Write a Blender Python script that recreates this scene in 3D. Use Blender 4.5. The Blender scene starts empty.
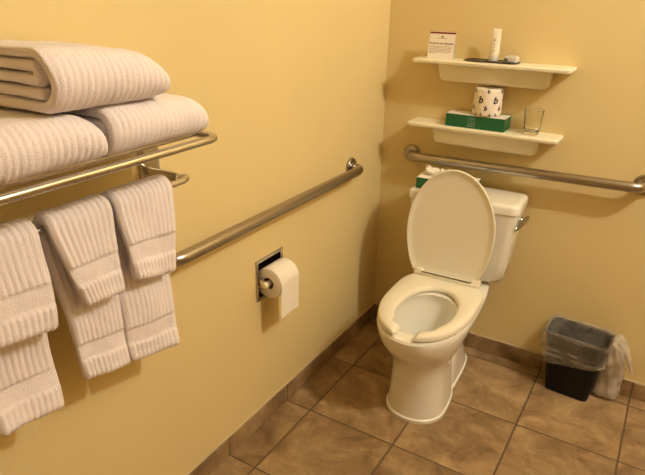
import bpy, bmesh, math, random
from mathutils import Vector, Matrix, noise

random.seed(7)
COL = bpy.context.scene.collection
PI = math.pi
sin, cos = math.sin, math.cos

# ---------------------------------------------------------------- materials
def mat(name, color, rough=0.5, metal=0.0, spec=0.5, bump=None, mottle=None, sheen=0.0, aniso=0.0, coat=0.0):
    m = bpy.data.materials.new(name); m.use_nodes = True
    nt = m.node_tree; b = nt.nodes['Principled BSDF']
    b.inputs['Base Color'].default_value = (*color, 1)
    b.inputs['Roughness'].default_value = rough
    b.inputs['Metallic'].default_value = metal
    b.inputs['Specular IOR Level'].default_value = spec
    b.inputs['Sheen Weight'].default_value = sheen
    b.inputs['Coat Weight'].default_value = coat
    tc = nt.nodes.new('ShaderNodeTexCoord')
    if mottle:
        sc, amt = mottle
        n = nt.nodes.new('ShaderNodeTexNoise'); n.inputs['Scale'].default_value = sc; n.inputs['Detail'].default_value = 4
        nt.links.new(tc.outputs['Object'], n.inputs['Vector'])
        r = nt.nodes.new('ShaderNodeValToRGB')
        r.color_ramp.elements[0].position = .3; r.color_ramp.elements[1].position = .7
        r.color_ramp.elements[0].color = (*[c * (1 - amt) for c in color], 1)
        r.color_ramp.elements[1].color = (*[min(1, c * (1 + amt)) for c in color], 1)
        nt.links.new(n.outputs['Fac'], r.inputs['Fac']); nt.links.new(r.outputs['Color'], b.inputs['Base Color'])
    if bump:
        sc, st = bump
        n = nt.nodes.new('ShaderNodeTexNoise'); n.inputs['Scale'].default_value = sc; n.inputs['Detail'].default_value = 3
        nt.links.new(tc.outputs['Object'], n.inputs['Vector'])
        bp = nt.nodes.new('ShaderNodeBump'); bp.inputs['Strength'].default_value = st; bp.inputs['Distance'].default_value = .004
        nt.links.new(n.outputs['Fac'], bp.inputs['Height']); nt.links.new(bp.outputs['Normal'], b.inputs['Normal'])
    return m

WALL = (.765, .605, .300)
M = {}
M['wall'] = mat('wall_paint', WALL, .62, spec=.3, bump=(95, .16), mottle=(1.6, .025))
M['ceiling'] = mat('ceiling_paint', (.78, .68, .50), .8)
M['wall_far'] = mat('unseen_wall_dark', (.46, .33, .15), .62)  # unseen walls, colour darkened to cut the bounced light
M['porcelain'] = mat('porcelain', (.86, .83, .74), .12, coat=.4)
M['seat'] = mat('seat_plastic', (.86, .80, .66), .22)
M['rubber_shade'] = mat('rubber_and_gap_shade', (.05, .04, .03), .6)  # seat bumpers, and painted shade for the hinge gap
M['steel'] = mat('brushed_steel', (.44, .40, .36), .27, 1.0, bump=(400, .04))
M['chrome'] = mat('chrome', (.60, .58, .56), .16, 1.0)
M['resin'] = mat('shelf_resin', (.90, .83, .63), .32)
M['towel'] = mat('terry_cotton', (.93, .84, .86), .95, spec=.1, sheen=.2, bump=(420, .8))
M['green'] = mat('green_card', (.012, .13, .05), .4)
M['lightgreen'] = mat('box_print', (.34, .50, .34), .6)
M['paper'] = mat('white_paper', (.88, .82, .72), .8)
M['tissue'] = mat('soft_tissue', (.90, .84, .74), .9, bump=(60, .3))
M['wrap'] = mat('printed_wrap', (.90, .80, .68), .7, bump=(90, .35))
M['ink'] = mat('dark_ink', (.045, .035, .05), .6)
M['greyink'] = mat('grey_ink', (.42, .33, .26), .7)
M['boldink'] = mat('maroon_ink', (.24, .11, .085), .7)
M['red'] = mat('dark_red_print', (.24, .018, .016), .5)
M['card'] = mat('card_stock', (.90, .82, .72), .55)
M['tube'] = mat('bottle_plastic', (.88, .80, .62), .3)
M['tray'] = mat('tray_plastic', (.045, .035, .04), .25)
M['wrapfoil'] = mat('soap_wrap', (.74, .72, .68), .28, .35, bump=(60, .5))
M['cardboard'] = mat('core_cardboard', (.35, .24, .14), .8)
M['bin'] = mat('black_plastic', (.006, .006, .008), .45, spec=.2)
M['recess'] = mat('holder_recess', (.28, .24, .19), .22, 1.0)
M['pale_trim'] = mat('pale_trim', (.62, .5, .33), .6)

def floor_material(name, size, ox, oy, grout_w, axes=('X', 'Y')):
    m = bpy.data.materials.new(name); m.use_nodes = True
    nt = m.node_tree; b = nt.nodes['Principled BSDF']; L = nt.links.new
    def math_(op, a, c=None):
        n = nt.nodes.new('ShaderNodeMath'); n.operation = op
        for i, v in enumerate((a, c)):
            if v is None: continue
            if hasattr(v, 'is_output'): L(v, n.inputs[i])
            else: n.inputs[i].default_value = v
        return n.outputs[0]
    tc = nt.nodes.new('ShaderNodeTexCoord')
    sp = nt.nodes.new('ShaderNodeSeparateXYZ'); L(tc.outputs['Object'], sp.inputs[0])
    fs, cells = [], []
    for ax, o in zip(axes, (ox, oy)):
        if ax is None: continue
        u = math_('DIVIDE', math_('SUBTRACT', sp.outputs[ax], o), size)
        fl = math_('FLOOR', u); cells.append(fl)
        fr = math_('SUBTRACT', u, fl)
        fs.append(math_('MULTIPLY', math_('MINIMUM', fr, math_('SUBTRACT', 1.0, fr)), size))
    d = fs[0] if len(fs) == 1 else math_('MINIMUM', fs[0], fs[1])
    wn_ = nt.nodes.new('ShaderNodeTexNoise'); wn_.inputs['Scale'].default_value = 60
    L(tc.outputs['Object'], wn_.inputs['Vector'])
    d = math_('ADD', d, math_('MULTIPLY', math_('SUBTRACT', wn_.outputs['Fac'], .5), .0022))
    mr = nt.nodes.new('ShaderNodeMapRange'); mr.inputs['From Min'].default_value = grout_w * .6; mr.inputs['From Max'].default_value = grout_w * 1.5
    L(d, mr.inputs['Value'])
    cm = nt.nodes.new('ShaderNodeCombineXYZ'); L(cells[0], cm.inputs[0])
    if len(cells) > 1: L(cells[1], cm.inputs[1])
    wn = nt.nodes.new('ShaderNodeTexWhiteNoise'); L(cm.outputs[0], wn.inputs['Vector'])
    # stone clouds, shifted per tile
    ad = nt.nodes.new('ShaderNodeVectorMath'); ad.operation = 'MULTIPLY_ADD'
    L(wn.outputs['Color'], ad.inputs[0]); ad.inputs[1].default_value = (9, 9, 9); L(tc.outputs['Object'], ad.inputs[2])
    n1 = nt.nodes.new('ShaderNodeTexNoise'); n1.inputs['Scale'].default_value = 6.5; n1.inputs['Detail'].default_value = 8
    n1.inputs['Roughness'].default_value = .62; n1.inputs['Distortion'].default_value = .7
    L(ad.outputs[0], n1.inputs['Vector'])
    r = nt.nodes.new('ShaderNodeValToRGB'); cr = r.color_ramp
    cr.elements[0].position = .30; cr.elements[0].color = (.165, .096, .046, 1)
    cr.elements[1].position = .74; cr.elements[1].color = (.50, .345, .185, 1)
    e = cr.elements.new(.5); e.color = (.315, .200, .100, 1)
    L(n1.outputs['Fac'], r.inputs['Fac'])
    n2 = nt.nodes.new('ShaderNodeTexNoise'); n2.inputs['Scale'].default_value = 45; n2.inputs['Detail'].default_value = 5
    L(ad.outputs[0], n2.inputs['Vector'])
    hv = nt.nodes.new('ShaderNodeHueSaturation')
    L(r.outputs['Color'], hv.inputs['Color'])
    L(math_('ADD', math_('ADD', .62, math_('MULTIPLY', wn.outputs['Value'], .22)), math_('MULTIPLY', n2.outputs['Fac'], .5)), hv.inputs['Value'])
    mx = nt.nodes.new('ShaderNodeMix'); mx.data_type = 'RGBA'
    L(mr.outputs['Result'], mx.inputs['Factor'])
    mx.inputs['A'].default_value = (.125, .078, .042, 1); L(hv.outputs['Color'], mx.inputs['B'])
    L(mx.outputs['Result'], b.inputs['Base Color'])
    b.inputs['Roughness'].default_value = .42
    b.inputs['Specular IOR Level'].default_value = .4
    bp = nt.nodes.new('ShaderNodeBump'); bp.inputs['Strength'].default_value = .45; bp.inputs['Distance'].default_value = .004
    L(math_('ADD', mr.outputs['Result'], math_('MULTIPLY', n1.outputs['Fac'], .5)), bp.inputs['Height'])
    L(bp.outputs['Normal'], b.inputs['Normal'])
    return m
T = .349
M['floor'] = floor_material('floor_stone_tile', T, .117, -.765, .003)
M['base_left'] = floor_material('skirting_tile_left', T, -.765, 0, .0025, ('Y', None))
M['base_back'] = floor_material('skirting_tile_back', T, .117, 0, .0025, ('X', None))

def glassy(name, color, rough, ior, transp=0.0):
    m = bpy.data.materials.new(name); m.use_nodes = True
    nt = m.node_tree; b = nt.nodes['Principled BSDF']
    b.inputs['Base Color'].default_value = (*color, 1); b.inputs['Roughness'].default_value = rough
    b.inputs['Transmission Weight'].default_value = 1.0; b.inputs['IOR'].default_value = ior
    return m
M['glass'] = glassy('clear_glass', (.97, .96, .92), .02, 1.45)
M['water'] = glassy('bowl_water', (.93, .96, .95), .01, 1.33)
def film(name):
    m = bpy.data.materials.new(name); m.use_nodes = True
    nt = m.node_tree; L = nt.links.new
    for n in list(nt.nodes): nt.nodes.remove(n)
    out = nt.nodes.new('ShaderNodeOutputMaterial')
    tr = nt.nodes.new('ShaderNodeBsdfTransparent'); tr.inputs['Color'].default_value = (.93, .92, .90, 1)
    pr = nt.nodes.new('ShaderNodeBsdfPrincipled'); pr.inputs['Base Color'].default_value = (.88, .80, .70, 1); pr.inputs['Roughness'].default_value = .28
    tl = nt.nodes.new('ShaderNodeBsdfTranslucent'); tl.inputs['Color'].default_value = (.85, .78, .68, 1)
    m1 = nt.nodes.new('ShaderNodeMixShader'); m1.inputs[0].default_value = .35; L(pr.outputs[0], m1.inputs[1]); L(tl.outputs[0], m1.inputs[2])
    m2 = nt.nodes.new('ShaderNodeMixShader'); L(tr.outputs[0], m2.inputs[1]); L(m1.outputs[0], m2.inputs[2])
    tc = nt.nodes.new('ShaderNodeTexCoord'); n = nt.nodes.new('ShaderNodeTexNoise'); n.inputs['Scale'].default_value = 14; n.inputs['Detail'].default_value = 2; n.inputs['Distortion'].default_value = .3
    L(tc.outputs['Object'], n.inputs['Vector'])
    mr = nt.nodes.new('ShaderNodeMapRange'); mr.inputs['From Min'].default_value = .35; mr.inputs['From Max'].default_value = .7
    mr.inputs['To Min'].default_value = FILM[0]; mr.inputs['To Max'].default_value = FILM[1]
    L(n.outputs['Fac'], mr.inputs['Value']); L(mr.outputs[0], m2.inputs[0])
    bp = nt.nodes.new('ShaderNodeBump'); bp.inputs['Strength'].default_value = .9; bp.inputs['Distance'].default_value = .012
    L(n.outputs['Fac'], bp.inputs['Height']); L(bp.outputs[0], pr.inputs['Normal'])
    L(m2.outputs[0], out.inputs['Surface'])
    return m
FILM = (.18, .36)
M['film'] = film('clear_plastic_film')
FILM = (.40, .85)
M['film_thick'] = film('gathered_plastic_film')

# ---------------------------------------------------------------- mesh helpers
def obj(name, bm, m, parent=None, smooth=True, angle=40, recalc=True):
    if recalc: bmesh.ops.recalc_face_normals(bm, faces=bm.faces[:])
    me = bpy.data.meshes.new(name); bm.to_mesh(me); bm.free()
    if smooth:
        for p in me.polygons: p.use_smooth = True
        me.set_sharp_from_angle(angle=math.radians(angle))
    me.materials.append(M[m] if isinstance(m, str) else m)
    o = bpy.data.objects.new(name, me); COL.objects.link(o)
    if parent:
        o.parent = parent
        bpy.context.view_layer.update()
        o.matrix_parent_inverse = parent.matrix_world.inverted()
    return o
def tag(o, label, cat, group=None):
    o['label'] = label; o['category'] = cat
    if group: o['group'] = group
    return o
def thing(name, label, cat, loc, group=None):
    o = bpy.data.objects.new(name, None); COL.objects.link(o); o.location = loc; o.empty_display_size = .05
    return tag(o, label, cat, group)
def struct(name, bm, m, **k):
    o = obj(name, bm, m, **k); o['kind'] = 'structure'; return o
def box(bm, x0, x1, y0, y1, z0, z1, bevel=0.0, seg=2, mtx=None):
    b2 = bmesh.new(); bmesh.ops.create_cube(b2, size=1)
    for v in b2.verts: v.co = Vector(((x0 + x1) / 2 + v.co.x * (x1 - x0), (y0 + y1) / 2 + v.co.y * (y1 - y0), (z0 + z1) / 2 + v.co.z * (z1 - z0)))
    if bevel: bmesh.ops.bevel(b2, geom=b2.edges[:], offset=bevel, segments=seg, profile=.5, affect='EDGES')
    if mtx is not None: bmesh.ops.transform(b2, matrix=mtx, verts=b2.verts)
    merge(bm, b2); return bm
def merge(bm, b2):
    me = bpy.data.meshes.new('tmp'); b2.to_mesh(me); b2.free(); bm.from_mesh(me); bpy.data.meshes.remove(me)
def loft(bm, rings, cap0=True, cap1=True, closed=True):
    vs = [[bm.verts.new(p) for p in r] for r in rings]
    n = len(vs[0])
    for a, b in zip(vs, vs[1:]):
        for i in range(n if closed else n - 1):
            j = (i + 1) % n
            try: bm.faces.new((a[i], a[j], b[j], b[i]))
            except ValueError: pass
    if cap0: bm.faces.new(vs[0][::-1])
    if cap1: bm.faces.new(vs[-1])
    return vs
def tube(bm, pts, r, n=16, caps=True):
    pts = [Vector(p) for p in pts]; rings = []
    t0 = (pts[1] - pts[0]).normalized()
    u = t0.cross(Vector((0, 0, 1)));
    if u.length < .01: u = t0.cross(Vector((1, 0, 0)))
    u.normalize()
    for i, p in enumerate(pts):
        t = (pts[min(i + 1, len(pts) - 1)] - pts[max(i - 1, 0)]).normalized()
        u = (u - t * u.dot(t)).normalized(); w = t.cross(u)
        rr = r[i] if isinstance(r, (list, tuple)) else r
        rings.append([p + (u * cos(2 * PI * k / n) + w * sin(2 * PI * k / n)) * rr for k in range(n)])
    loft(bm, rings, caps, caps)
def fillet(pts, rad, n=8):
    """polyline with rounded corners"""
    pts = [Vector(p) for p in pts]; out = [pts[0]]
    for a, b, c in zip(pts, pts[1:], pts[2:]):
        d0 = (a - b).normalized(); d1 = (c - b).normalized()
        p0 = b + d0 * rad; p1 = b + d1 * rad
        for k in range(n + 1):
            t = k / n; out.append((p0 * (1 - t) + b * t) * (1 - t) + (b * (1 - t) + p1 * t) * t)
    out.append(pts[-1]); return out
def disc(bm, c, axis, prof, n=32):
    """lathe: prof = [(r, h)] about axis through c"""
    axis = Vector(axis).normalized(); u = axis.orthogonal().normalized(); w = axis.cross(u); c = Vector(c)
    rings = [[c + axis * h + (u * cos(2 * PI * k / n) + w * sin(2 * PI * k / n)) * max(r, 1e-4) for k in range(n)] for r, h in prof]
    loft(bm, rings)
def text_mesh(s, size, m_, extrude=.0003, shear=0.0, bold=0.0, space=1.0):
    cu = bpy.data.curves.new('t', 'FONT'); cu.body = s; cu.size = size; cu.extrude = extrude; cu.shear = shear; cu.offset = bold
    cu.space_character = space
    cu.align_x = 'CENTER'; cu.align_y = 'CENTER'
    o = bpy.data.objects.new('t', cu); COL.objects.link(o); bpy.context.view_layer.update()
    me = bpy.data.meshes.new_from_object(o.evaluated_get(bpy.context.evaluated_depsgraph_get()))
    bpy.data.objects.remove(o); bpy.data.curves.remove(cu)
    b = bmesh.new(); b.from_mesh(me); bpy.data.meshes.remove(me); return b
N = Vector

# ---------------------------------------------------------------- room
RX, RY, RZ = 2.60, -3.1, 2.85
b = bmesh.new(); box(b, -.1, RX + .1, RY - .1, .1, -.1, 0); struct('floor', b, 'floor', smooth=False)
b = bmesh.new(); box(b, -.1, RX + .1, RY - .1, .1, RZ, RZ + .1); struct('ceiling', b, 'ceiling', smooth=False)
b = bmesh.new(); box(b, -.1, RX + .1, 0, .1, 0, RZ); struct('wall_back', b, 'wall', smooth=False)
b = bmesh.new(); box(b, RX, RX + .1, RY, 0, 0, RZ); struct('wall_right', b, 'wall_far', smooth=False)
b = bmesh.new(); box(b, -.1, RX + .1, RY - .1, RY, 0, RZ); struct('wall_front', b, 'wall_far', smooth=False)
# left wall with the pocket for the recessed paper holder
HY0, HY1, HZ0, HZ1 = -.918, -.786, .526, .656
b = bmesh.new()
ys, zs = [RY, HY0, HY1, 0], [0, HZ0, HZ1, RZ]
grid = [[b.verts.new((0, y, z)) for z in zs] for y in ys]
back = [[b.verts.new((-.1, y, z)) for z in zs] for y in ys]
for i in range(3):
    for j in range(3):
        if i == 1 and j == 1: continue
        b.faces.new((grid[i][j], grid[i + 1][j], grid[i + 1][j + 1], grid[i][j + 1]))
        b.faces.new((back[i][j], back[i][j + 1], back[i + 1][j + 1], back[i + 1][j]))
for (i, j), (k, l) in (((1, 1), (2, 1)), ((2, 1), (2, 2)), ((2, 2), (1, 2)), ((1, 2), (1, 1))):
    b.faces.new((grid[i][j], back[i][j], back[k][l], grid[k][l]))
rim = [(0, 0), (1, 0), (2, 0), (3, 0), (3, 1), (3, 2), (3, 3), (2, 3), (1, 3), (0, 3), (0, 2), (0, 1)]
for (i, j), (k, l) in zip(rim, rim[1:] + rim[:1]):
    b.faces.new((grid[i][j], grid[k][l], back[k][l], back[i][j]))
struct('wall_left', b, 'wall', smooth=False)
HB = .074
b = bmesh.new(); box(b, 0, .010, RY, 0, 0, HB, .0015, 1); struct('baseboard_left', b, 'base_left', smooth=False)
b = bmesh.new(); box(b, .010, RX, -.010, 0, 0, HB, .0015, 1); struct('baseboard_back', b, 'base_back', smooth=False)
b = bmesh.new(); tube(b, [(.003, RY, HB + .001), (.003, -.003, HB + .001), (RX, -.003, HB + .001)], .0035, 6); struct('trim_1', b, 'pale_trim')  # pale strip along the tops of the baseboards

# ---------------------------------------------------------------- toilet
CX = .445
NR = 72
def egg(z, yf, yb, w, yc, nf=2.0, nb=2.0, cx=CX, n=NR):
    out = []
    for k in range(n):
        a = 2 * PI * k / n; c, s = cos(a), sin(a)
        if s >= 0: e = nb; L_ = yb - yc
        else: e = nf; L_ = yc - yf
        x = w * math.copysign(abs(c) ** (2 / e), c); y = L_ * math.copysign(abs(s) ** (2 / e), s)
        out.append((cx + x, yc + y, z))
    return out
toilet = thing('toilet', 'cream white toilet with raised lid standing against the back wall', 'toilet', (CX, -.40, 0))
b = bmesh.new()
rings = [egg(0, -.617, -.30, .117, -.50, 2.1, 3), egg(.012, -.617, -.30, .117, -.50, 2.1, 3), egg(.016, -.611, -.30, .111, -.50, 2.1, 3),
         egg(.10, -.606, -.32, .106, -.50, 2.1, 3), egg(.18, -.606, -.33, .103, -.50, 2.1, 3), egg(.235, -.620, -.33, .108, -.50, 2.1, 2.6),
         egg(.275, -.645, -.31, .126, -.50, 2.1, 2.5), egg(.31, -.680, -.26, .140, -.49, 2.1, 2.5), egg(.35, -.710, -.15, .156, -.48, 2.1, 2.8),
         egg(.385, -.723, -.05, .166, -.47, 2.1, 3.2), egg(.405, -.725, -.035, .168, -.47, 2.1, 3.4), egg(.413, -.720, -.037, .165, -.47, 2.1, 3.4),
         egg(.416, -.712, -.042, .158, -.47, 2.1, 3.4),
         # inside of the bowl
         egg(.416, -.672, -.345, .114, -.53, 2.1, 2.2), egg(.411, -.665, -.352, .108, -.53, 2.1, 2.2), egg(.385, -.668, -.348, .112, -.53, 2.1, 2.2),
         egg(.372, -.662, -.352, .108, -.53, 2.1, 2.2), egg(.33, -.638, -.362, .102, -.52, 2.1, 2.2), egg(.28, -.600, -.395, .080, -.51, 2, 2),
         egg(.24, -.560, -.41, .060, -.49, 2, 2), egg(.205, -.54, -.42, .046, -.48, 2, 2), egg(.18, -.52, -.43, .032, -.475, 2, 2), egg(.165, -.50, -.45, .014, -.475, 2, 2)]
loft(b, rings)
# rear trapway housing and foot
loft(b, [egg(0, -.44, -.055, .100, -.30, 2.5, 4), egg(.012, -.44, -.055, .100, -.30, 2.5, 4), egg(.016, -.44, -.06, .094, -.30, 2.5, 4),
         egg(.06, -.42, -.085, .092, -.30, 2.5, 4), egg(.13, -.40, -.15, .092, -.30, 2.5, 4), egg(.21, -.385, -.21, .090, -.30, 2.5, 4), egg(.30, -.345, -.22, .086, -.30, 2.5, 4)])
obj('bowl', b, 'porcelain', toilet, angle=35)
b = bmesh.new(); loft(b, [egg(.262, -.605, -.392, .080, -.50), egg(.265, -.605, -.392, .080, -.50)]); obj('water', b, 'water', toilet)
# seat ring, open at the front
def seat_pt(a, w, yf, yb, yc, nf, nb):
    c, s = cos(a), sin(a)
    if s >= 0: e, L_ = nb, yb - yc
    else: e, L_ = nf, yc - yf
    return N((CX + w * math.copysign(abs(c) ** (2 / e), c), yc + L_ * math.copysign(abs(s) ** (2 / e), s), 0))
b = bmesh.new()
prof = [(0, 0), (.0, .011), (.05, .0175), (.14, .020), (.5, .021), (.88, .020), (.965, .0155), (1, .008), (1, 0)]
rings = []
a0, a1 = -PI / 2 + .20, 1.5 * PI - .20
ns = 110
for k in range(ns + 1):
    t = k / ns; a = a0 + (a1 - a0) * t
    po = seat_pt(a, .168, -.722, -.236, -.46, 2.1, 4.5); 
    ai = a
    pi_ = seat_pt(ai, .102, -.672, -.338, -.515, 2.1, 2.1); pi_.x += .008
    if sin(a) < -.6:      # make the horn ends parallel to the toilet's axis
        f = (-.6 - sin(a)) / .4; f = f * f * (3 - 2 * f)
        pi_.x = pi_.x * (1 - f * .8) + (CX + (po.x - CX) * .93) * f * .8
    e = min(1, min(k, ns - k) / 3.0); hs = .35 + .65 * math.sqrt(1 - (1 - e) ** 2)
    rings.append([(*(pi_.lerp(po, u).xy), .422 + h * hs) for u, h in prof])
loft(b, rings)
obj('seat', b, 'seat', toilet, angle=50)
for sx in (-1, 1):
    b = bmesh.new(); box(b, CX + sx * .132 - .012, CX + sx * .132 + .012, -.60, -.57, .4165, .4225, .002); obj('seat_bumper', b, 'rubber_shade', toilet)
# hinge bar
b = bmesh.new(); box(b, CX - .134, CX + .134, -.275, -.240, .440, .4585, .006, 3)
for sx in (-1, 1): box(b, CX + sx * .115 - .018, CX + sx * .115 + .018, -.270, -.240, .440, .468, .007, 3)
hinge = obj('hinge', b, 'seat', toilet)
# lid, leaning back against the tank
b = bmesh.new()
def lidout(inset, h, zoff=0):
    n = 96; out = []
    for k in range(n):
        a = 2 * PI * k / n; c, s = cos(a), sin(a)
        if s >= 0: e, L_ = 1.95, .242
        else: e, L_ = 2.0, .285
        w = .174 - inset
        x = w * math.copysign(abs(c) ** (2 / e), c); y = (L_ - inset) * math.copysign(abs(s) ** (2 / e), s)
        out.append(N((x, max(y, -.190 + inset) + .190, h)))
    return out
loft(b, [lidout(.012, -.016), lidout(.003, -.013), lidout(0, -.006), lidout(.0, 0), lidout(.002, .003), lidout(.008, .003), lidout(.013, -.001), lidout(.03, -.003), lidout(.08, -.004)])
ang = math.radians(86)
lm = Matrix.Translation((CX - .013, -.258, .452)) @ Matrix.Rotation(ang, 4, 'X')
bmesh.ops.transform(b, matrix=lm, verts=b.verts)
obj('lid', b, 'seat', toilet, angle=50)
b = bmesh.new(); box(b, CX - .100, CX + .100, -.2755, -.270, .4585, .4605); obj('hinge_gap_shade', b, 'rubber_shade', toilet)  # solid dark strip standing in for the shade between hinge and lid
# tank
def rrect(z, x0, x1, y0, y1, r, n=8):
    out = []
    for cx, cy, st in ((x1 - r, y1 - r, 0), (x0 + r, y1 - r, 1), (x0 + r, y0 + r, 2), (x1 - r, y0 + r, 3)):
        for k in range(n + 1):
            a = st * PI / 2 + PI / 2 * k / n; out.append((cx + r * cos(a), cy + r * sin(a), z))
    return out
b = bmesh.new()
TX = CX + .008
def tr(z, hw, yf, r, yb=-.022): return rrect(z, TX - hw, TX + hw, yf, yb, r)
loft(b, [tr(.428, .150, -.165, .05, -.035), tr(.436, .176, -.182, .045, -.03), tr(.458, .190, -.190, .04), tr(.52, .197, -.195, .036), tr(.62, .206, -.200, .034), tr(.735, .2145, -.205, .032)])
loft(b, [tr(.40, .12, -.17, .04, -.05), tr(.43, .12, -.17, .04, -.05)])
obj('tank', b, 'porcelain', toilet)
b = bmesh.new()
loft(b, [tr(.7335, .2165, -.207, .033, -.012), tr(.736, .2195, -.210, .034, -.010), tr(.758, .2195, -.210, .034, -.010), tr(.766, .217, -.2075, .033, -.012), tr(.7705, .210, -.2005, .03, -.018), tr(.772, .198, -.188, .026, -.03)])
obj('tank_lid', b, 'porcelain', toilet, angle=50)
b = bmesh.new()
X = TX + .211
disc(b, (X - .010, -.105, .688), (1, 0, 0), [(.015, 0), (.015, .014), (.012, .02), (0.0, .02)], 24)
d1 = N((-.22, -.96, -.16)).normalized(); d2 = N((0, -.16, 1)).normalized(); d3 = d1.cross(d2)
rg = []
for k in range(17):
    t = -1 + 2 * k / 16; q = max(.04, (1 - abs(t) ** 2.6)) ** .5
    c = N((X + .014, -.135, .688)) + d1 * (.060 * t)
    rg.append([c + d2 * (.0175 * q * cos(a)) + d3 * (.006 * (.4 + .6 * q) * sin(a)) for a in [2 * PI * i / 20 for i in range(20)]])
loft(b, rg); obj('flush_lever', b, mat('lever_chrome', (.42, .42, .40), .14, 1.0), toilet)
toilet.rotation_euler = (0, 0, math.radians(2.4)); toilet.location.y -= .008

# ---------------------------------------------------------------- grab bars
def grab_bar(label, p0, p1, normal, rad=.0185):
    p0, p1, nrm = N(p0), N(p1), N(normal)
    g = thing('grab_bar', label, 'grab bar', p0, 'brushed steel grab bars')
    off = nrm * .055
    b = bmesh.new(); tube(b, fillet([p0 + nrm * .004, p0 + off, p1 + off, p1 + nrm * .004], .045, 10), rad, 24); obj('rail', b, 'steel', g)
    for p in (p0, p1):
        b = bmesh.new(); disc(b, p + nrm * .0005, nrm, [(.038, 0), (.038, .006), (.034, .011), (rad + .003, .012), (rad + .001, .013)], 40)
        obj('flange', b, 'steel', g)
grab_bar('long steel grab bar on the side wall above the toilet paper holder', (0, -1.338, .841), (0, -.292, .841), (1, 0, 0))
grab_bar('steel grab bar on the back wall behind the toilet tank', (.144, 0, .857), (1.035, 0, .873), (0, -1, 0))

# ---------------------------------------------------------------- shelves
def shelf(label, x0, x1, z):
    s = thing('wall_shelf', label, 'shelf', ((x0 + x1) / 2, 0, z), 'cream wall shelves')
    b = bmesh.new()
    def out(zz, ins):
        x0_, x1_ = x0 + ins, x1 - ins; y0, y1 = -.112 + ins, -.0005; r = .014
        pts = [(x1_, y1, zz), (x0_, y1, zz)]
        for k in range(7):
            a = PI + PI / 2 * k / 6; pts.append((x0_ + r + r * cos(a), y0 + r + r * sin(a), zz))
        for k in range(7):
            a = 1.5 * PI + PI / 2 * k / 6; pts.append((x1_ - r + r * cos(a), y0 + r + r * sin(a), zz))
        return pts
    loft(b, [out(z - .017, .006), out(z - .013, .001), out(z - .005, 0), out(z, .004)])
    obj('shelf_board', b, 'resin', s)
    b = bmesh.new(); w0, w1 = x0 + .096, x1 - .075
    def br(zz, i, yf, r): return [(w0 + i + (0), -.001, zz), (w0 + i, yf + r, zz), (w0 + i + r * .3, yf + r * .3, zz), (w0 + i + r, yf, zz), (w1 - i - r, yf, zz), (w1 - i - r * .3, yf + r * .3, zz), (w1 - i, yf + r, zz), (w1 - i, -.001, zz)]
    loft(b, [br(z - .0165, 0, -.082, .010), br(z - .07, .006, -.066, .010), br(z - .078, .010, -.062, .010), br(z - .082, .018, -.056, .010)])
    obj('bracket', b, 'resin', s, angle=50)
    return s
SZ1, SZ2 = 1.259, 1.013
shelf('upper cream shelf on the back wall holding a card and toiletries', .155, .742, SZ1)
shelf('lower cream shelf on the back wall holding a tissue box and glass', .153, .738, SZ2)

# tissue boxes
def tissue_box(label, x0, x1, y0, y1, z, h, logo, tissue):
    t = thing('tissue_box', label, 'tissue box', ((x0 + x1) / 2, (y0 + y1) / 2, z), 'green tissue boxes')
    b = bmesh.new(); box(b, x0, x1, y0, y1, z + .0004, z + h, .0012, 1); obj('carton', b, 'green', t)
    b = bmesh.new(); box(b, x0 + .0008, x1 - .0008, y0 + .0008, y1 - .0008, z + h - .0001, z + h + .0012); obj('carton_top', b, 'paper', t)['label'] = 'white top panel'
    if logo:
        cx, yy, cz = x0 + .103, y0 - .0004, z + h * .56
        b = bmesh.new(); s = .0125
        sq = [(cx + s * cos(a), yy, cz + s * sin(a)) for a in []]
        path = fillet([(cx, yy, cz + s), (cx + s, yy, cz + s), (cx + s, yy, cz - s), (cx - s, yy, cz - s), (cx - s, yy, cz + s), (cx, yy, cz + s)], .004, 4)
        tube(b, path, .0007, 6, False)
        S = [(cx + .006, yy, cz + .007), (cx - .005, yy, cz + .007), (cx - .005, yy, cz + .001), (cx + .006, yy, cz - .001), (cx + .006, yy, cz - .007), (cx - .006, yy, cz - .007)]
        tube(b, fillet(S, .0025, 4), .0007, 6)
        # short line of small print below the emblem
        for k, w in enumerate((.0035, .0022, .003, .003, .0022, .003, .0026)):
            x = cx - .0155 + k * .0046
            box(b, x, x + w, yy - .0004, yy + .0003, cz - .0205, cz - .0205 + (.0042 if k in (0, 3) else .003))
        obj('emblem', b, 'lightgreen', t)['label'] = 'pale green emblem and small print'
    if tissue:
        cx, cy = tissue; b = bmesh.new(); n = 40; rings = []
        for j in range(9):
            tt = j / 8; rr = []
            for k in range(n):
                a = 2 * PI * k / n
                f = 1 + .25 * sin(3 * a + 1.2) * tt + .22 * sin(7 * a + 3 * tt) * tt
                hgt = z + h - .002 + .030 * tt * (1 + .30 * sin(2 * a + 2.4) * tt + .14 * sin(5 * a) * tt)
                rr.append((cx + (.042 + .006 * tt) * f * cos(a), cy + (.008 + .012 * tt) * f * sin(a), hgt))
            rings.append(rr)
        c = N((cx + .004, cy, z + h + .016)); rings.append([tuple(N(p).lerp(c, .75)) for p in rings[-1]])
        loft(b, rings, True, True); obj('tissue', b, 'tissue', t, angle=80)['label'] = 'white tissue pulled up'
    return t
tissue_box('green tissue box with emblem lying on the lower shelf', .310, .540, -.094, -.006, SZ2, .049, True, None)
tb = tissue_box('green tissue box with a tissue sticking up on the toilet tank', -.115, .115, -.056, .056, .0, .044, False, (-.052, .0))
tb.location = (.362, -.136, .7725); tb.rotation_euler = (0, 0, math.radians(2.5))

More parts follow.
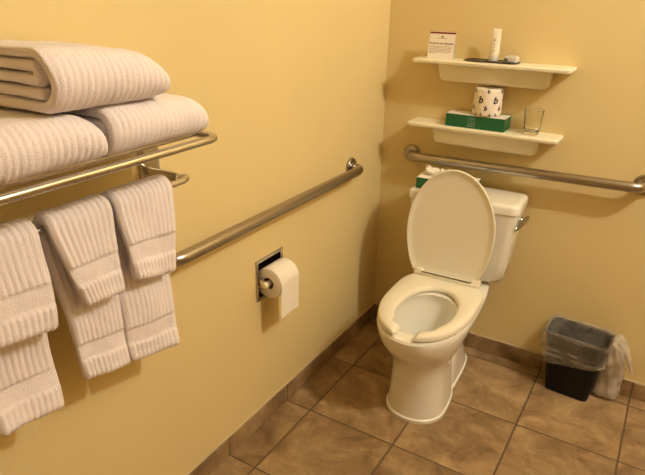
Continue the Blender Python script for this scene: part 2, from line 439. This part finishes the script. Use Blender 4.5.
# wrapped toilet roll standing on the tissue box
b = bmesh.new()
RC = (.455, -.052, SZ2 + .0505); RR = .054; RH = .103
n = 72; rings = []
for r_, h_ in ((.010, .001), (.046, 0), (.051, .003), (RR, .009), (RR - .0006, .03), (RR, .055), (RR - .0006, .08), (RR, RH - .008), (.051, RH - .002), (.045, RH), (.022, RH - .001), (.018, RH - .006), (.006, RH - .012)):
    rings.append([(RC[0] + (r_ + .0007 * sin(7 * a + h_ * 60)) * cos(a), RC[1] + (r_ + .0007 * sin(7 * a + h_ * 60)) * sin(a) * .93, RC[2] + h_) for a in [2 * PI * k / n for k in range(n)]])
loft(b, rings)
roll = thing('wrapped_toilet_roll', 'paper wrapped toilet roll with letter b print standing on the green tissue box', 'toilet roll', RC)
obj('wrapper', b, 'wrap', roll)
b = bmesh.new()
def on_roll(s, size, ang, z, bold, shear=.18):
    t = text_mesh(s, size, None, .0002, shear, bold)
    for v in t.verts:
        a = ang + v.co.x / RR; r_ = RR + .0009 + v.co.z
        v.co = N((RC[0] + r_ * sin(a), RC[1] - r_ * cos(a) * .93, RC[2] + z + v.co.y))
    merge(b, t)
VA = math.radians(15.6)   # the seam side
for k in range(6):
    a = k * PI / 3 + VA + PI / 6
    on_roll('b', .036, a, .062, .0009)
    on_roll('b', .024, a + PI / 6 - .12, .032, .0005)
    on_roll('b', .014, a + .1, .0095, .0005)
    on_roll('b', .014, a + PI / 6 + .2, .0075, .0005)
    on_roll('b', .020, a + PI / 6, .095, .0006, 0)
obj('print', b, 'ink', roll, smooth=False)['label'] = 'dark printed letters'

# drinking glass
b = bmesh.new(); GC = (.632, -.058, SZ2 + .0004)
disc(b, GC, (0, 0, 1), [(.0, .0005), (.024, .0), (.0268, .003), (.0300, .03), (.0350, .089), (.0352, .091), (.0340, .092), (.0330, .089), (.0278, .030), (.0245, .016), (.020, .0125), (.0, .0115)], 48)
tag(obj('drinking_glass', b, 'glass'), 'clear drinking glass at the right end of the lower shelf', 'glass')

# card on the upper shelf
card = thing('tent_card', 'small white printed card with dark red top edge on the upper shelf', 'card', (.255, -.06, SZ1))
cm = Matrix.Translation((.2560, -.078, SZ1 + .0005)) @ Matrix.Rotation(math.radians(-10), 4, 'X') @ Matrix.Rotation(0, 4, 'Z')
CW, CH = .051, .100
b = bmesh.new(); box(b, -CW, CW, 0, .0012, 0, CH, mtx=cm)
cm2 = Matrix.Translation((.2560, -.078 + 2 * CH * math.sin(math.radians(10)) , SZ1 + .0005)) @ Matrix.Rotation(math.radians(10), 4, 'X')
box(b, -CW, CW, -.0012, 0, 0, CH, mtx=cm2)
obj('panel', b, 'card', card, smooth=False)
b = bmesh.new(); box(b, -CW, CW, -.0004, .0014, CH - .0085, CH + .0004, mtx=cm); obj('edge_strip', b, 'red', card, smooth=False)['label'] = 'dark red top strip'
b = bmesh.new()
def ln(x0, x1, z0, z1): box(b, x0, x1, -.0005, .0002, z0, z1, mtx=cm)
# bold heading: one row of letter strokes
x = -.0465; rr_ = random.Random(3)
hd = [4, 2, 2, 2, 3, 2, 0, 3, 2, 0, 2, 2, 2, 2, 0, 2, 2, 3, 2, 2, 2, 2, 3, 2, 2]
for i, w in enumerate(hd):
    if w: ln(x, x + w * .0011, .0535, .0535 + (.0065 if i in (0, 4, 7, 17, 22) else .0045))
    x += max(w, 1) * .0011 + .0015
obj('heading', b, 'boldink', card, smooth=False)
b = bmesh.new()
for i, (w, z0) in enumerate(((.088, .046), (.086, .041), (.090, .036), (.084, .031), (.087, .026), (.030, .021))):
    x = -.046; e = -.046 + w
    while x < e:
        q = rr_.uniform(.004, .012); ln(x, min(x + q, e), z0 - .0012, z0 + .0006); x += q + .0018
obj('small_print', b, 'greyink', card, smooth=False)
b = bmesh.new()
for x0_, x1_, z_ in ((-.022, -.004, .0745), (-.001, .02, .0745)): ln(x0_, x1_, z_, z_ + .002)
for k in range(5): ln(-.0045 + k * .0018, -.0027 + k * .0018, .0765, .0795 + (.003, .005, .007, .005, .003)[k])
obj('emblem', b, 'greyink', card, smooth=False)

# tray, bottle, soap
def tray_bm():
    b = bmesh.new()
    def e(r1, r2, z): return [(.449 + r1 * cos(a) , -.056 + r2 * sin(a), z) for a in [2 * PI * k / 48 for k in range(48)]]
    def q(i, z): return rrect(z, .350 + i, .553 - i, -.095 + i, -.012 - i, .03 - i * .5)
    loft(b, [q(.006, SZ1 + .0005), q(0, SZ1 + .003), q(0, SZ1 + .0055), q(.002, SZ1 + .0055), q(.006, SZ1 + .003)])
    return b
tag(obj('amenity_tray', tray_bm(), 'tray'), 'flat dark tray under the bottle on the upper shelf', 'tray')
TB = N((.456, -.052, SZ1 + .0035))
bottle = thing('lotion_bottle', 'slim white toiletry bottle standing on the dark tray', 'bottle', TB)
b = bmesh.new()
disc(b, TB, (0, 0, 1), [(.0165, 0), (.0175, .002), (.0175, .018), (.0165, .0195)], 36); obj('cap', b, 'wrapfoil', bottle)
b = bmesh.new(); rg = []
for k in range(17):
    t = k / 16; h = .0195 + .094 * t
    rx = .0182 - .001 * t; ry = .0182 * (1 - t) ** .6 + .0016
    rg.append([(TB.x + rx * cos(a), TB.y + ry * sin(a), TB.z + h) for a in [2 * PI * i / 36 for i in range(36)]])
loft(b, rg); obj('body', b, 'tube', bottle, angle=60)
b = bmesh.new()
def on_bottle(x0, x1, z0, z1):
    for i in range(4):
        xa = x0 + (x1 - x0) * i / 4; xb = x0 + (x1 - x0) * (i + 1) / 4
        vs = []
        for (xx, zz) in ((xa, z0), (xb, z0), (xb, z1), (xa, z1)):
            t = (zz - .0195) / .094; rx = .0182 - .001 * t; ry = .0182 * (1 - t) ** .6 + .0016
            vs.append(b.verts.new((TB.x + xx, TB.y - ry * math.sqrt(max(0, 1 - (xx / rx) ** 2)) - .0005, TB.z + zz)))
        b.faces.new(vs)
for q in ((-.0035, .0035, .071, .0735), (-.0022, .0022, .0735, .079), (-.001, .001, .079, .082), (-.004, .004, .060, .0615), (-.003, .003, .056, .0572), (-.0045, .0045, .050, .0512), (-.007, .007, .040, .0412), (-.006, .006, .036, .037)): on_bottle(*q)
obj('print', b, 'greyink', bottle, smooth=False)
SP = SZ1 + .0035
soap = thing('soap_bar', 'small foil wrapped soap bar lying on the dark tray beside the bottle', 'soap', (.522, -.057, SP))
b = bmesh.new(); box(b, .503, .550, -.086, -.044, SP, SP + .025, .006, 3); obj('wrapper', b, 'wrapfoil', soap)
b = bmesh.new(); box(b, .5025, .522, -.0865, -.0435, SP + .0008, SP + .0205, .006, 3); obj('band', b, mat('soap_dark_grey', (.16, .15, .15), .4), soap)['label'] = 'darker grey left part'  # darker grey part over the left of the wrapper

# ---------------------------------------------------------------- recessed paper holder
hold = thing('paper_holder', 'recessed chrome toilet paper holder set in the side wall', 'paper holder', (0, -.852, .591))
b = bmesh.new()
def fr(x, y0, y1, z0, z1): return [(x, y0, z0), (x, y1, z0), (x, y1, z1), (x, y0, z1)]
Y0, Y1, Z0, Z1 = -.929, -.775, .515, .667
loft(b, [fr(.0005, Y0, Y1, Z0, Z1), fr(.004, Y0, Y1, Z0, Z1), fr(.006, Y0 + .003, Y1 - .003, Z0 + .003, Z1 - .003), fr(.006, HY0 - .001, HY1 + .001, HZ0 - .001, HZ1 + .001), fr(.003, HY0 + .001, HY1 - .001, HZ0 + .001, HZ1 - .001)], False, False)
obj('frame', b, 'chrome', hold, angle=20, recalc=False)
b = bmesh.new(); g_ = .0012
loft(b, [fr(.003, HY0 + g_, HY1 - g_, HZ0 + g_, HZ1 - g_), fr(-.05, HY0 + g_, HY1 - g_, HZ0 + g_, HZ1 - g_)], False, True); obj('recess', b, 'recess', hold, smooth=False, recalc=False)
RPX, RPZ = .036, .588
for sy, yy in ((-1, -.9155), (1, -.7885)):
    b = bmesh.new()
    box(b, -.02, RPX + .012, yy - .0025, yy + .0025, RPZ - .016, RPZ + .012, .002, 2)
    obj('arm', b, 'chrome', hold)
b = bmesh.new(); tube(b, [(RPX, -.930, RPZ), (RPX, -.928, RPZ), (RPX, -.9275, RPZ), (RPX, -.785, RPZ)], [.009, .0105, .009, .009], 20); obj('spindle', b, 'tube', hold)
tr_ = thing('toilet_roll', 'white toilet paper roll with hanging sheet in the recessed wall holder', 'toilet roll', (RPX, -.852, RPZ))
ra, y0, y1 = .053, -.906, -.801
b = bmesh.new(); n = 64
pr = [(.021, y0 + .0005), (.021, y0), (ra - .002, y0), (ra, y0 + .0015), (ra, y1 - .0015), (ra - .002, y1), (.021, y1), (.021, y1 - .0005)]
loft(b, [[(RPX + r_ * cos(a), y, RPZ + r_ * sin(a)) for a in [2 * PI * k / n for k in range(n)]] for r_, y in pr + [pr[0]]], False, False)
obj('roll', b, 'paper', tr_, angle=50)
b = bmesh.new(); n = 32
pr = [(.0207, y0 + .001), (.0207, y1 - .001), (.0195, y1 - .001), (.0195, y0 + .001), (.0207, y0 + .001)]
loft(b, [[(RPX + r_ * cos(a), y, RPZ + r_ * sin(a)) for a in [2 * PI * k / n for k in range(n)]] for r_, y in pr], False, False)
obj('core', b, 'cardboard', tr_)
b = bmesh.new(); rows = []
for k in range(40):
    t = k / 39
    if t < .4:
        a = PI * .55 * (1 - t / .4); x, z = RPX + (ra + .0012) * cos(a), RPZ + (ra + .0012) * sin(a)
    else:
        s = (t - .4) / .6; x, z = RPX + ra + .0012 - .006 * s + .004 * s * s, RPZ - .118 * s
    rows.append((x, z))
outl = [(x, z) for x, z in rows] + [(x - .0008, z) for x, z in rows[::-1]]
rings = []
for j in range(9):
    y = y0 + .001 + (y1 - y0 - .002) * j / 8
    rings.append([(x + .0012 * sin(j * 1.1) * max(0, (RPZ - z) / .1), y, z) for x, z in outl])
loft(b, rings); obj('hanging_sheet', b, 'paper', tr_, angle=50)

# ---------------------------------------------------------------- towel rack
RAX, RAZ, RE = .236, 1.193, -1.338
LBX, LBZ = .122, 1.077
rack = thing('towel_rack', 'wall mounted chrome towel shelf with lower towel bar', 'towel rack', (0, -1.65, 1.12))
b = bmesh.new()
tube(b, fillet([(.022, -1.99, RAZ), (RAX, -1.99, RAZ), (RAX, RE, RAZ), (.022, RE, RAZ)], .032, 10), .0085, 18); obj('front_rail', b, 'chrome', rack)
for x in (.045, .110, .172):
    b = bmesh.new(); tube(b, [(x, -1.99, RAZ), (x, RE, RAZ)], .0055, 14); obj('shelf_bar', b, 'chrome', rack)
for y in (-1.335, -1.985):
    b = bmesh.new(); box(b, .0008, .009, y - .030, y + .030, 1.046, 1.215, .002, 2)
    box(b, .005, .026, y - .022, y + .012, RAZ - .012, RAZ + .012, .003, 2)
    obj('wall_plate', b, 'chrome', rack)
    ya = y - .018
    b = bmesh.new(); box(b, .004, LBX - .006, ya - .005, ya + .005, LBZ - .004, LBZ + .018, .002, 2); obj('arm', b, 'chrome', rack)
b = bmesh.new()
tube(b, fillet([(LBX - .012, -1.985, LBZ), (LBX + .004, -1.97, LBZ), (LBX + .004, -1.340, LBZ), (LBX - .014, -1.315, LBZ - .002), (LBX - .030, -1.338, LBZ)], .012, 8), .0080, 16); obj('towel_bar', b, 'chrome', rack)

# ---------------------------------------------------------------- towels
def strip_section(path, half, n_end=5):
    """closed outline around a centre line [(x,z)] with half thickness half; returns list of (centre, offset dir)"""
    P = [Vector((p[0], p[1])) for p in path]; m = len(P); nr = []
    for i in range(m):
        t = (P[min(i + 1, m - 1)] - P[max(i - 1, 0)]).normalized(); nr.append(Vector((-t.y, t.x)))
    out = [(P[i], nr[i], i) for i in range(m)]
    t = (P[-1] - P[-2]).normalized()
    for k in range(1, n_end):
        a = PI * k / n_end; out.append((P[-1], nr[-1] * cos(a) + t * sin(a), m - 1))
    out += [(P[i], -nr[i], i) for i in range(m - 1, -1, -1)]
    t = (P[0] - P[1]).normalized()
    for k in range(1, n_end):
        a = PI * k / n_end; out.append((P[0], -nr[0] * cos(a) + t * sin(a), 0))
    return out
def resample(pts, step):
    P = [Vector(p) for p in pts]; d = [0]
    for a, b_ in zip(P, P[1:]): d.append(d[-1] + (b_ - a).length)
    n = max(2, int(d[-1] / step)); out = []; j = 0
    for k in range(n + 1):
        s = d[-1] * k / n
        while j < len(d) - 2 and d[j + 1] < s: j += 1
        out.append(P[j].lerp(P[j + 1], (s - d[j]) / max(1e-9, d[j + 1] - d[j])))
    return out, d[-1]
PITCH = .0132
def rib(y, ph, amp): return amp * (abs(sin(PI * (y + ph) / PITCH)) ** .8)
def nz(x, y, z, s, seed): return noise.noise(Vector((x * s + seed, y * s - seed * .7, z * s + 3.1 * seed)))
def folded_towel(label, y0, y1, x0, x1, z0, layers, t, seed, tilt=0.0, droop=0.0, skew=0.0, roundend=.02, far_round=None, sink=.5):
    h = t / 2
    def L(i): return z0 + h + i * t
    def arc(cx, za, zb, right, n=14):
        r = (zb - za) / 2; zc = (za + zb) / 2; s = 1 if right else -1
        return [(cx + s * abs(r) * (1.0) * sin(PI * k / n), zc - r * cos(PI * k / n)) for k in range(n + 1)]
    top = layers - 1
    xf = x1 - h - top * h                     # where the big front fold starts
    p = [(x0 + h, L(0)), (xf, L(0))] + arc(xf, L(0), L(top), True) 
    p += [(x0 + h * 2, L(top))] + arc(x0 + h * 2, L(top), L(top - 1), False)
    xi = xf - .004
    if layers == 5:
        p += [(xi + .002, L(3))] + arc(xi + .002, L(3), L(2), True) + [(x0 + h * 2.2, L(2))] + arc(x0 + h * 2.2, L(2), L(1), False) + [(xi + .012, L(1))]
    elif layers == 4:
        p += [(xi, L(2))] + arc(xi, L(2), L(1), True) + [(x0 + h * 2, L(1))]
    else:
        p += [(xi + .01, L(1))]
    path, ln_ = resample(p, .005)
    sec = strip_section(path, h)
    b = bmesh.new(); rings = []
    ny = int((y1 - y0) / .0021)
    zt = z0 + layers * t
    far_round = far_round or roundend
    for j in range(ny + 1):
        y = y0 + (y1 - y0) * j / ny
        d = min((y - y0) / roundend, (y1 - y) / far_round, 1.0)
        k_ = math.sqrt(max(0, 1 - (1 - d) ** 2)); hh = h * (.45 + .55 * k_) * .97
        u = (y - y0) / (y1 - y0)
        df = min(1, (y1 - y) / (far_round * 2.2)); ef = math.sqrt(max(0, 1 - (1 - df) ** 2)); ring = []
        for c, o, i in sec:
            wob = .0035 * nz(c.x, .6 * y, c.y, 14, seed)
            r_ = rib(y + wob * .8 + .10 * nz(c.x, 0, c.y, 5, seed) * .05, seed * .003, .0024)
            r_ *= (.45 + .75 * (.5 + nz(c.x, y, c.y, 20, seed + 7))) * (1 if o.y < .3 else max(.35, 1.3 - o.y))
            q = c + o * (hh + (r_ - .0009 + .0013 * nz(c.x, y, c.y, 45, seed + 6)) * min(1, d * 2))
            v = Vector((q.x, y, q.y))
            big = .006 * nz(v.x, v.y, v.z, 9, seed + 5)
            fz = (v.z - z0) / (zt - z0)
            v.z += big * max(0, fz) + tilt * (y - (y0 + y1) / 2)
            v.z = z0 + (v.z - z0) * (1 - droop * u * u) if v.z > z0 else v.z
            # far end sinks to a rounded shoulder
            v.z = z0 + (v.z - z0) * (1 - sink + sink * ef) if v.z > z0 else v.z
            xm = (x0 + x1) / 2
            v.x += .006 * nz(0, v.y, v.z, 8, seed + 9) * (1 if v.x > xm else 0) + skew * u * (1 if v.x > xm else .0)
            v.y += .006 * nz(v.x, 0, v.z, 16, seed + 2) * (1 if j in (0, ny) else (1 - d) )
            ring.append(v)
        rings.append(ring)
    loft(b, rings)
    o = obj('folded_towel', b, 'towel', angle=180)
    return tag(o, label, 'towel', 'folded towels on the rack')
TZ = RAZ + .0062
folded_towel('folded white ribbed towel lying at the right end of the rack', -1.605, -1.350, .020, .228, TZ, 4, .0232, 1.3, droop=.10, roundend=.016, far_round=.024, sink=.22)
folded_towel('folded white ribbed towel lying at the left end of the rack', -1.95, -1.622, .020, .228, TZ, 4, .0232, 2.1, droop=.05, roundend=.02, far_round=.026, sink=.4)
folded_towel('topmost folded white towel resting across the two folded towels below', -1.712, -1.462, .020, .236, TZ + .095, 5, .0220, 4.4, droop=.24, roundend=.024, far_round=.032, sink=.38)

def hanging_towel(label, y0, y1, zf, zb, seed, ff, fb, sf, sb):
    t = .011; xb, zc = LBX + .004, LBZ; r = .008 + t + .0015
    half = t
    top = [(xb - r * cos(PI * k / 16), zc + r * sin(PI * k / 16)) for k in range(17)]
    zb_ = zb; 
    back = [(xb - r + .014, zb_), (xb - r + .008, zc - .20), (xb - r, zc - .02)]
    front = [(xb + r + .001, zc - .02), (xb + r + .008, zc - .10), (xb + r + .008, zf)]
    path, ln_ = resample(back + top + front, .0042)
    sec = strip_section(path, half)
    # arc length to each end
    s = [0]
    for a, b_ in zip(path, path[1:]): s.append(s[-1] + (b_ - a).length)
    tot = s[-1]; s_mid = s[max(range(len(path)), key=lambda q: path[q].y)]
    b = bmesh.new(); rings = []; ny = int((y1 - y0) / .0019)
    for j in range(ny + 1):
        y = y0 + (y1 - y0) * j / ny; d = min((y - y0) / .012, (y1 - y) / .012, 1.0)
        k_ = math.sqrt(max(0, 1 - (1 - d) ** 2)); hh = half * (.3 + .7 * k_) ; ring = []
        for c, o, i in sec:
            e = min(s[i], tot - s[i]); border = .038 < e < .083
            wob = .05 * nz(0, 0, c.y, 5, seed + i * .0)
            sm = min(1, max(0, (abs(e - .0605) - .020) / .004))
            r_ = rib(y + wob * .05, seed * .004, .0026) * sm * (.6 + .8 * (.5 + nz(0, y, c.y, 16, seed + 7))) + .0012 * nz(c.x, y, c.y, 45, seed + 6) - (.0012 if border else 0)
            if e < .012: r_ += .0012
            q = c + o * (hh * (.86 if border else 1) + (r_ - .001) * min(1, d * 2))
            v = Vector((q.x, y, q.y)); hang = max(0, zc - v.z) / .4
            v.x += .012 * nz(0, y, v.z * .6, 11, seed) * min(1, hang * 2)
            v.y += (.010 * nz(v.x, .3 * y, v.z, 6, seed + 3) + 0) * min(1, hang * 1.6)
            isf = s[i] > s_mid; fl, sg = (ff, sf) if isf else (fb, sb); lf = (y - y0) / (y1 - y0)
            gz = min(1, max(0, zc - v.z) / (zc - (zf if isf else zb)))
            v.y += (fl[0] * (1 - lf) + fl[1] * lf) * gz; v.z -= sg * (y - (y0 + y1) / 2) * gz
            v.z += .006 * nz(v.x, y, 0, 13, seed + 4) * min(1, hang * 2)
            ring.append(v)
        rings.append(ring)
    loft(b, rings)
    return tag(obj('hanging_towel', b, 'towel', angle=180), label, 'towel', 'hand towels on the towel bar')
hanging_towel('white ribbed hand towel hanging at the right end of the towel bar', -1.566, -1.408, .905, .684, 1.0, (.024, -.014), (.014, .006), .16, .17)
hanging_towel('middle white ribbed hand towel of the three on the bar', -1.716, -1.574, .912, .712, 2.7, (.040, -.006), (.040, .014), .03, .16)
hanging_towel('white ribbed hand towel hanging at the left end of the bar', -1.880, -1.736, .912, .712, 3.9, (.01, .000), (.01, .000), .16, .2)

# ---------------------------------------------------------------- waste basket with liner
A = math.radians(-4)
BC = N((.940, -.086, 0)); BM = Matrix.Translation(BC) @ Matrix.Rotation(A, 4, 'Z')
def binring(z, grow=0.0, n=10):
    t = z / .27; hx = .082 + .030 * t + grow; hy = .052 + .020 * t + grow; r = .022 + .006 * t
    return [tuple(BM @ N(p)) for p in rrect(z, -hx, hx, -hy, hy, r, n)]
b = bmesh.new()
loft(b, [binring(.0005, -.004), binring(.004), binring(.262), binring(.266, .004), binring(.27, .004), binring(.272, .001), binring(.27, -.002), binring(.01, -.003)])
tag(obj('waste_basket', b, 'bin', angle=50), 'black plastic waste basket standing against the back wall', 'waste basket')
liner = thing('bin_liner', 'clear plastic bag lining the black waste basket, bunched at the right', 'bin liner', BC)
b = bmesh.new(); rings = []
def crump(ring, z, amp, seed, g_out, fz=1.0):
    out = []
    for k, p in enumerate(ring):
        v = N(p); d = N((v.x - BC.x, v.y - BC.y, 0)).normalized()
        q = nz(v.x * .5, v.y * .5, z * 2.2, 26, seed) + .6 * nz(v.x, v.y, z * 3, 48, seed + 3)
        q += .55 * sin(z * 260 + 5 * nz(v.x, v.y, z * .5, 9, seed + 11)) if g_out else 0
        w = v + d * (amp * (q + .45))
        w.z = v.z + amp * .8 * fz * nz(v.x, v.y, z, 16, seed + 8)
        w.y = min(w.y, -.004)
        if z < .2 and g_out: w.z += .18 * (w.x - BC.x)
        out.append(w)
    return out
# inside, over the rim, then a cuff down the outside
cuff_rows = ((.06, -.012, .006), (.15, -.011, .007), (.22, -.009, .006), (.262, -.006, .003), (.276, -.001, .002), (.281, .004, .003), (.278, .009, .004), (.265, .011, .007), (.245, .011, .009), (.225, .010, .008), (.205, .010, .009), (.185, .009, .008), (.165, .008, .007), (.150, .006, .005), (.146, .0045, .002))
for (z0_, g0, a0_), (z1_, g1, a1_) in zip(cuff_rows, cuff_rows[1:]):
    for q in range(4):
        t = q / 4; z, g, am = z0_ + (z1_ - z0_) * t, g0 + (g1 - g0) * t, a0_ + (a1_ - a0_) * t
        rings.append(crump(binring(z, g, 16), z + g * 3, am, 4.2, g > 0))
loft(b, rings, False, False); obj('cuff', b, 'film', liner, angle=180, recalc=False)
# the slack of the bag, pulled to the right side and hanging to the floor
b = bmesh.new(); rings = []
n = 40
path = [(N((1.000, -.085, .286)), .030, .050), (N((1.036, -.080, .276)), .036, .058), (N((1.058, -.070, .240)), .038, .055), (N((1.066, -.062, .19)), .040, .050), (N((1.070, -.056, .14)), .043, .046), (N((1.070, -.052, .09)), .046, .042), (N((1.070, -.050, .045)), .050, .040), (N((1.070, -.050, .02)), .048, .038), (N((1.068, -.050, .008)), .036, .032)]
for i in range(len(path) - 1):
    for s in range(4):
        t = s / 4; c = path[i][0].lerp(path[i + 1][0], t); rx = path[i][1] * (1 - t) + path[i + 1][1] * t; ry = path[i][2] * (1 - t) + path[i + 1][2] * t
        ring = []
        for k in range(n):
            a = 2 * PI * k / n
            f = 1 + .10 * sin(5 * a + 2 * c.z * 9) + .05 * sin(9 * a + c.z * 20) + .24 * nz(cos(a), sin(a), c.z * 8, 1.5, 2.2) + .20 * nz(cos(a), sin(a), c.z * 7, 4.5, 8.2) + .10 * abs(nz(cos(a), sin(a), c.z * 9, 7, 3.3))
            v = N((c.x + rx * f * cos(a), c.y + ry * f * sin(a), c.z + .006 * nz(cos(a), sin(a), c.z * 6, 2, 6)))
            v.y = min(v.y, -.013); v.z = max(v.z, .002)
            v.x = max(v.x, BC.x + .084 + .030 * v.z / .27 + .006)
            ring.append(v)
        rings.append(ring)
loft(b, rings, True, True); obj('bag_slack', b, 'film_thick', liner, angle=180)
b = bmesh.new(); rings = []
for k in range(15):
    t = k / 14; c = N((1.062 + .088 * t, -.056 + .022 * t, .270 - .125 * t * t - .02 * t)); w = .028 * (1 - t) ** .6 + .004
    rings.append([(c.x + .4 * w * cos(a) * (1 + .3 * sin(3 * a + 5 * t)), min(-.012, c.y + w * sin(a)), c.z + .5 * w * cos(a) * (1 + .4 * sin(4 * a + 7 * t))) for a in [2 * PI * i / 20 for i in range(20)]])
loft(b, rings); obj('bag_tail', b, 'film_thick', liner, angle=180)

# ---------------------------------------------------------------- lights, world, camera
def lamp(name, loc, power, radius, color):
    l = bpy.data.lights.new(name, 'POINT'); l.energy = power; l.shadow_soft_size = radius; l.color = color
    o = bpy.data.objects.new(name, l); o.location = loc; COL.objects.link(o)
LP = 43
LC = (1.0, .99, .90)
lamp('vanity_lamp', (2.05, -.92, 2.60), LP, .032, LC)
lamp('vanity_lamp', (2.15, -.92, 2.60), LP, .032, LC)
w = bpy.data.worlds.new('world'); bpy.context.scene.world = w; w.use_nodes = True
w.node_tree.nodes['Background'].inputs['Color'].default_value = (1, .8, .5, 1); w.node_tree.nodes['Background'].inputs['Strength'].default_value = .02

f, yaw, pit, rol = 581.0058, -.542137678, -.4003267724, .0168419342
fwd = N((cos(pit) * sin(yaw), cos(pit) * cos(yaw), sin(pit))); rt = N((cos(yaw), -sin(yaw), 0)); up = rt.cross(fwd)
c_, s_ = cos(rol), sin(rol); rt, up = rt * c_ + up * s_, up * c_ - rt * s_
cd = bpy.data.cameras.new('camera'); cd.sensor_width = 36; cd.lens = 36 * f / 645; cd.clip_start = .02
co = bpy.data.objects.new('camera', cd); COL.objects.link(co)
mw = Matrix.Identity(4)
for i in range(3): mw[i][0], mw[i][1], mw[i][2] = rt[i], up[i], -fwd[i]
mw.translation = (1.0811539632, -2.2947117111, 1.4902801253)
co.matrix_world = mw
sc = bpy.context.scene; sc.camera = co
sc.view_settings.view_transform = 'Standard'; sc.view_settings.look = 'None'; sc.view_settings.gamma = 1
sc.view_settings.use_curve_mapping = False; sc.view_settings.exposure = 0.0
